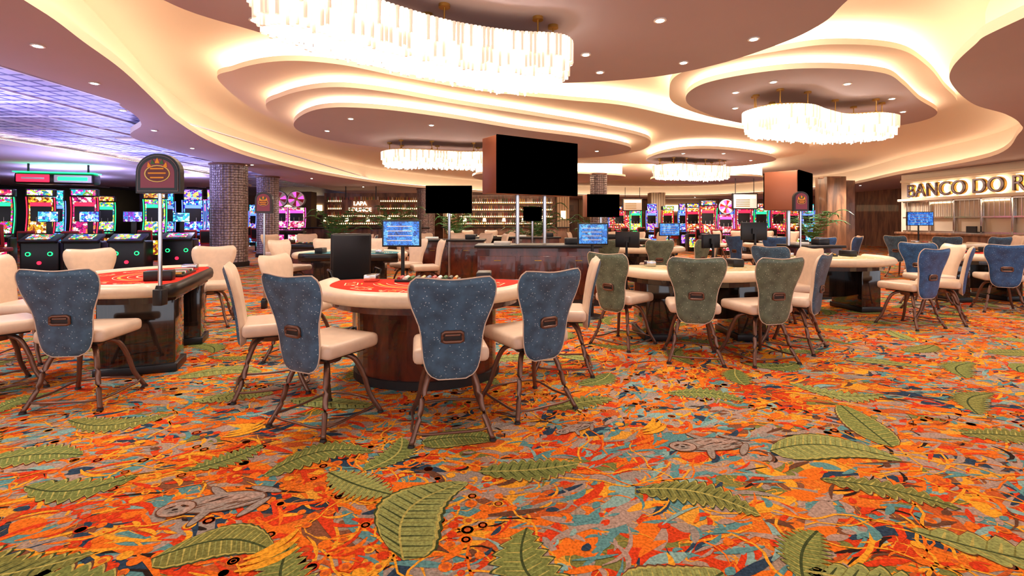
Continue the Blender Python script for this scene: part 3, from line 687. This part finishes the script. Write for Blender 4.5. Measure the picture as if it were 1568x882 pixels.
# ---------------------------------------------------------------- monitors, displays
def monitor(x,y,zt,zb,w,rz=0):
    b=MB(); h=zt-zb; zc=(zt+zb)/2
    b.box((0,0,zc),(w+.04,.05,h+.04),M_BLK,.008); b.box((0,-.027,zc),(w,.004,h),M_MON)
    for i in range(4): b.box((-.05*w,-.031,zt-h*(.2+.2*i)),(w*.7,.002,h*.03),M_WHITE)
    b.cyl((0,.05),.02,zb+.1,.022,.022,M_BLK); b.cyl((0,.05),0,.03,.18,.16,M_BLK,20); b.box((0,.03,zc),(.1,.06,.1),M_BLK)
    put('betting_display_monitor',b,(x,y,.006),rz)
monitor(-1.31,5.75,1.45,1.17,.42); monitor(1.22,7.3,1.41,1.12,.42); monitor(4.1,12.6,1.4,1.1,.5); monitor(12.9,15.3,1.75,1.35,.8); monitor(2.1,8.8,1.25,1.0,.4,2.6); monitor(3.7,9.0,1.2,.98,.4,3.6); monitor(4.6,9.2,1.42,1.12,.45,3.14)
def bigtv(name,x,y,rz,w,h,zb,dep=.45,posts=((-.35,0),(.2,0)),base=None):
    b=MB(); zc=zb+h/2
    b.box((0,dep/2+.01,zc),(w-.01,dep,h-.01),M_BOX,.01)
    b.box((0,-.01,zc),(w+.0,.03,h),M_BLKG,.006); b.box((0,-.028,zc),(w-.03,.004,h-.03),M_BLKG)
    b.box((0,dep+.02,zc),(w-.05,.02,h-.05),M_BLKG)
    for px,py in posts: b.cyl((px,dep/2+py),base or 0,zb,.035,.035,M_CHROME,14)
    put(name,b,(x,y,.006),rz)
bigtv('overhead_display_screen',.47,8.45,math.radians(34),1.76,.97,1.92,.45,((-.3,0),(.3,0)),1.06)
bigtv('overhead_display_screen',-1.5,11.5,0,1.1,.66,1.65,.12,((0,0),))
bigtv('overhead_display_screen',2.32,12.3,math.radians(8),.85,.58,1.57,.4,((0,0),))
bigtv('overhead_display_screen',.6,14.2,0,.55,.42,1.47,.1,((0,0),))
bigtv('overhead_display_screen',5.45,9.0,math.radians(46),.95,.72,1.66,.55,((0,0),),1.0)
def counter(x,y,w,d,h,rz=0,name='pit_podium_counter'):
    b=MB()
    b.box((0,0,h/2),(w,d,h-.06),M_WRED,.01); b.box((0,0,h-.02),(w+.1,d+.1,.05),M_BLK,.012); b.box((0,0,.05),(w+.04,d+.04,.1),M_BRDARK)
    n=max(1,int(w/.6))
    for i in range(n):
        cx=-w/2+(i+.5)*w/n; b.box((cx,-d/2-.005,h*.5),(w/n-.08,.02,h*.65),M_WRED,.008); b.box((cx,-d/2-.02,h*.75),(.12,.015,.015),M_GOLD)
    b.box((w*.3,0,h+.06),(.25,.2,.12),M_BLK,.02); b.box((-w*.3,.05,h+.03),(.3,.22,.05),M_WHITE,.01)
    put(name,b,(x,y,.006),rz)
counter(.45,8.75,2.1,.8,1.04); counter(5.8,9.4,.75,.7,1.0,.2); counter(-1.5,11.9,1.6,.7,1.02); counter(2.3,12.9,1.2,.7,1.0); counter(.7,14.6,1.4,.6,1.0)

# table signs
def tsign(x,y,zt,w,h,base=0.86,rz=0):
    b=MB(); r=w/2
    def arch(k,n=16):
        ww=r*k; hh=h-(1-k)*r*2
        return [(-ww,-hh/2),(ww,-hh/2)]+[(ww*math.cos(math.pi*i/n),hh/2-ww*.85+ww*.85*math.sin(math.pi*i/n)) for i in range(n+1)]
    T=Matrix.Translation((0,0,zt-h/2))@Matrix.Rotation(math.pi/2,4,'X')
    b.prism(arch(1),-.025,.025,M_BLK,T=T); b.prism(arch(.92),.025,.03,M_WRED,T=T); b.prism(arch(.88),.028,.032,M_BLK,T=T)
    b.prism(arch(.76),.03,.033,M_SIGN,T=T)
    o=[(r*.58*math.cos(a*.314),r*.38*math.sin(a*.314)-r*.02) for a in range(20)]
    b.prism(o,.033,.036,M_GOLD,T=T); b.prism([(p[0]*.9,p[1]*.9-.001) for p in o],.036,.038,M_SIGN2,T=T)
    for k in(-1,0,1): b.prism([(-r*.4+abs(k)*r*.1,k*r*.2-.006),(r*.4-abs(k)*r*.1,k*r*.2-.006),(r*.4-abs(k)*r*.1,k*r*.2+.006),(-r*.4+abs(k)*r*.1,k*r*.2+.006)],.038,.040,M_MARK2,T=T)
    for i in range(5):
        a=math.pi*(.2+.15*i); b.prism([(r*.42*math.cos(a)-.02,r*.45*math.sin(a)),(r*.42*math.cos(a)+.02,r*.45*math.sin(a)),(r*.5*math.cos(a),r*.45*math.sin(a)+.045)],.034,.037,M_LEAFP if i%2 else M_MARK2,T=T)
    b.cyl((0,0),base,zt-h,.016,.016,M_CHROME,12); b.cyl((0,0),base,base+.04,.04,.03,M_BLK,14); b.box((0,0,base-.06),(.08,.08,.14),M_BLK,.01)
    put('table_limit_sign',b,(x,y,.006),rz)
M_SIGN=mat('sign_face_maroon','#6a2838',.4,emi='#983444',es=.22)
M_SIGN2=mat('sign_emblem_brown','#4a160f',.4,emi='#802018',es=.2)
tsign(-3.02,4.15,2.03,.38,.34,.86,0); tsign(-4.15,8.1,1.95,.29,.36,0.13,0); tsign(4.95,8.3,1.97,.26,.34,.86)

# plants
def palm(x,y,s=1,z=0):
    b=MB(); b.cyl((0,0),0,.5,.2,.28,M_POT,20)
    for i in range(16):
        a=i*2.4; L=.6+R()*.4; up=.5+R()*.7; n=7; P=[]
        for k in range(n+1):
            t=k/n; P.append(Vector((math.cos(a)*L*t,math.sin(a)*L*t,.5+up*math.sin(t*1.9)*.9)))
        b.tube(P,.008,M_LEAFP,5)
        sd=Vector((-math.sin(a),math.cos(a),0))
        for k in range(1,n+1):
            for sg in(1,-1):
                p=P[k]; d=(P[k]-P[k-1]).normalized(); tip=p+sd*sg*.28*(1-.5*k/n)+d*.15-Vector((0,0,.08))
                b.add([p-d*.035,p+d*.035,tip],[[0,1,2]],M_LEAFP)
    put('potted_palm',b,(x,y,z+.006),0,s)
palm(-6.3,17.4,1.25); palm(-4.6,18.6,1.3); palm(1.2,22,1.5); palm(.6,16.9,1.0); palm(-2.7,22.4,1.3); palm(3.7,22,1.2); palm(12.2,19.6,1.3)

# ---------------------------------------------------------------- slot machines
def slot_mesh(scr,top,led,name,style=0):
    b=MB()
    b.box((0,.1,.42),(.62,.6,.84),M_BLK,.03); b.box((0,-.22,.45),(.5,.02,.5),top,.005)
    b.box((0,-.24,.86),(.66,.34,.09),M_BLK,.02,(.25,0,0))
    for i in range(5): b.cyl((-.2+i*.1,-.27),.90,.925,.03,.03,led,10)
    n=10; vs=[]; fr=[]; Hs=1.15 if style!=1 else .8
    for i in range(n+1):
        t=i/n; z=.98+Hs*t; y=-.05+.22*math.sin(t*math.pi*.55)-.16*t*t
        vs+=[(-.29,y,z),(.29,y,z)]; fr+=[(-.34,y+.02,z),(.34,y+.02,z),(.34,y+.14,z),(-.34,y+.14,z)]
    b.add(vs,[[2*i,2*i+1,2*i+3,2*i+2] for i in range(n)],scr,True)
    for k in(1,2):
        x=-.29+.58*k/3
        b.box((x,vs[6][1]-.006,vs[6][2]),(.008,.01,.34),M_WHITE)
    b.box((0,vs[16][1]-.01,vs[16][2]),(.5,.012,.12),led,.004)
    fs=[]
    for i in range(n):
        for j in range(4): fs.append([4*i+j,4*i+(j+1)%4,4*i+4+(j+1)%4,4*i+4+j])
    fs+=[[3,2,1,0],[4*n,4*n+1,4*n+2,4*n+3]]
    b.add(fr,fs,M_BLK)
    for sx in(-1,1): b.tube([(sx*.335,fr[4*i][1]-.02,fr[4*i][2]) for i in range(n+1)],.014,led,6)
    zt=.98+Hs
    if style==1:
        T=Matrix.Translation((0,.02,zt+.34))@Matrix.Rotation(math.pi/2,4,'X')
        b.cyl((0,0),-.1,.02,.34,.34,M_BLK,28,T); b.cyl((0,0),.02,.03,.32,.32,M_WHITE,28,T)
        for i in range(12):
            a0,a1=i*math.pi/6,(i+1)*math.pi/6
            b.add([(0,0,.034),(.29*math.cos(a0),.29*math.sin(a0),.034),(.29*math.cos(a1),.29*math.sin(a1),.034)],[[0,1,2]],[M_LP,M_WHITE,M_REDV][i%3],False,T)
        b.cyl((0,0),.03,.05,.07,.07,M_GOLD,16,T); b.box((0,.12,zt+.1),(.3,.2,.3),M_BLK)
    elif style==2:
        b.box((0,.1,zt+.2),(.6,.16,.42),M_BLK,.03); b.box((0,.015,zt+.2),(.54,.01,.36),top,.004)
    else:
        b.box((0,.1,zt+.14),(.7,.25,.24),M_BLK,.03); b.box((0,-.03,zt+.14),(.6,.02,.17),top,.005)
    b.box((0,.2,.9+Hs/2),(.5,.3,Hs+.1),M_BLK,.02)
    return b.mesh(name)
SL=[slot_mesh(SCR[0],SCR[3],M_LR,'slot_red'),slot_mesh(SCR[1],SCR[4],M_LB,'slot_blue',2),slot_mesh(SCR[2],SCR[2],M_LP,'slot_pink',1),slot_mesh(SCR[3],SCR[0],M_LG,'slot_green'),slot_mesh(SCR[4],SCR[1],M_LB,'slot_purple',2)]
def stool_mesh():
    b=MB(); b.cyl((0,0),0,.03,.22,.2,M_CHROME,20); b.cyl((0,0),.03,.5,.03,.03,M_CHROME,12)
    b.box((0,0,.55),(.44,.42,.1),M_REDV,.04,smooth=True,seg=3); b.box((0,-.22,.88),(.44,.08,.55),M_REDV,.035,(.1,0,0),True,3)
    b.box((0,-.27,.88),(.36,.02,.42),M_BLK,.008,(.1,0,0)); return b.mesh('slot_stool')
ST=stool_mesh()
def slot(x,y,k,rz=0,stool=True,sc=1.0):
    put('slot_machine',SL[k],(x,y,.006),rz,sc)
    if stool: put('slot_stool',ST,(x+math.sin(rz)*.95,y-math.cos(rz)*.95,.006),rz)
for i,(x,y,k,r) in enumerate([(-17.4,16.4,3,.5),(-16.2,16.6,0,.5),(-14.7,16.6,0,.45),(-13.6,18.4,3,0.4),(-12.6,19.1,1,.5),(-11.7,19.1,1,.3),(-14.3,19.9,4,.5),(-18.5,19.5,4,.6),(-19.5,17.5,1,.7),(-17.7,21,3,.5),(-15,23.5,0,.3),(-12.6,24.5,1,.2)]): slot(x,y,k,r,True,1.08)
for i,x in enumerate((-11.2,-10.35)): slot(x,23.2,2,.2,False,1.2)
for i in range(6): slot(9.0+i*.85,24.0,[0,3,1,0,3,0][i],-.1)
for i in range(6): slot(5.4+i*.95,28.5,[1,0,3,4,0,1][i],0)
for i in range(5): slot(14.2+i*.9,29,[3,1,0,0,4][i],-.2)
for i in range(5): slot(-18+i*1.0,30,[1,2,4,0,3][i],.2)
for i in range(3): slot(8.6+i*.8,21.2,[0,2,0][i],-.1)
def console():
    b=MB(); b.box((0,0,.45),(.9,.6,.9),M_BLK,.05); b.box((0,-.2,.98),(.85,.5,.08),M_BLK,.02,(.4,0,0)); b.box((0,-.235,1.03),(.55,.3,.01),SCR[3],0,(.4,0,0))
    for x in(-.25,.25):
        T=Matrix.Translation((x,-.31,.55))@Matrix.Rotation(math.pi/2,4,'X'); b.cyl((0,0),-.01,.012,.06,.06,M_LG,20,T); b.cyl((0,0),.011,.014,.04,.04,M_BLK,20,T)
    T=Matrix.Translation((0,-.31,.3))@Matrix.Rotation(math.pi/2,4,'X'); b.cyl((0,0),-.01,.012,.05,.05,M_LR,20,T)
    b.box((0,.15,1.3),(.12,.06,.5),M_BLK,.01); b.box((0,.12,1.6),(.5,.05,.32),M_BLK,.01); b.box((0,.09,1.6),(.46,.01,.28),SCR[1])
    return b.mesh('console')
CO=console()
for i,(x,y) in enumerate([(-13.3,13.8),(-12.2,13.9),(-11.1,14.1),(-10.7,15.6)]): put('electronic_gaming_console',CO,(x,y,.006),.3)
for x,y in [(-14.6,13.7),(-15.4,14.2)]: put('slot_stool',ST,(x,y,.006),.4,1.2)
b=MB(); b.box((0,0,0),(2.1,.5,.36),M_BLK,.08); b.box((-.55,-.26,0),(.85,.02,.24),M_LR,.02); b.box((.5,-.26,0),(1.0,.02,.24),M_WHITE,.02); b.box((.5,-.265,0),(.8,.02,.12),M_LG,.02)
b.box((-.55,-.265,0),(.6,.02,.06),M_WHITE,.01)
b.box((0,-.02,.2),(2.15,.5,.03),M_LG,.01)
for x in(-.8,.8): b.cyl((x,0),.15,.75,.03,.03,M_BLK)
put('slot_bank_sign',b,(-14.9,15.9,2.86),.3)
for x,y,z in [(10.1,21,2.35),(12.0,22,2.45),(6.6,26.5,2.4)]:
    b=MB(); b.box((0,0,0),(1.1,.1,.7),M_BLK,.01); b.box((0,-.055,0),(1.0,.01,.6),M_WHITE); b.box((0,-.06,.18),(.9,.01,.12),M_LTX)
    for k in range(4): b.box((-.1,-.062,.06-k*.09),(.6,.004,.03),M_GOLD)
    for sx in(-.4,.4): b.cyl((sx,0),.3,SZ-z,.015,.015,M_BLK)
    put('hanging_menu_board',b,(x,y,z))
print('OBJ',len(bpy.data.objects))
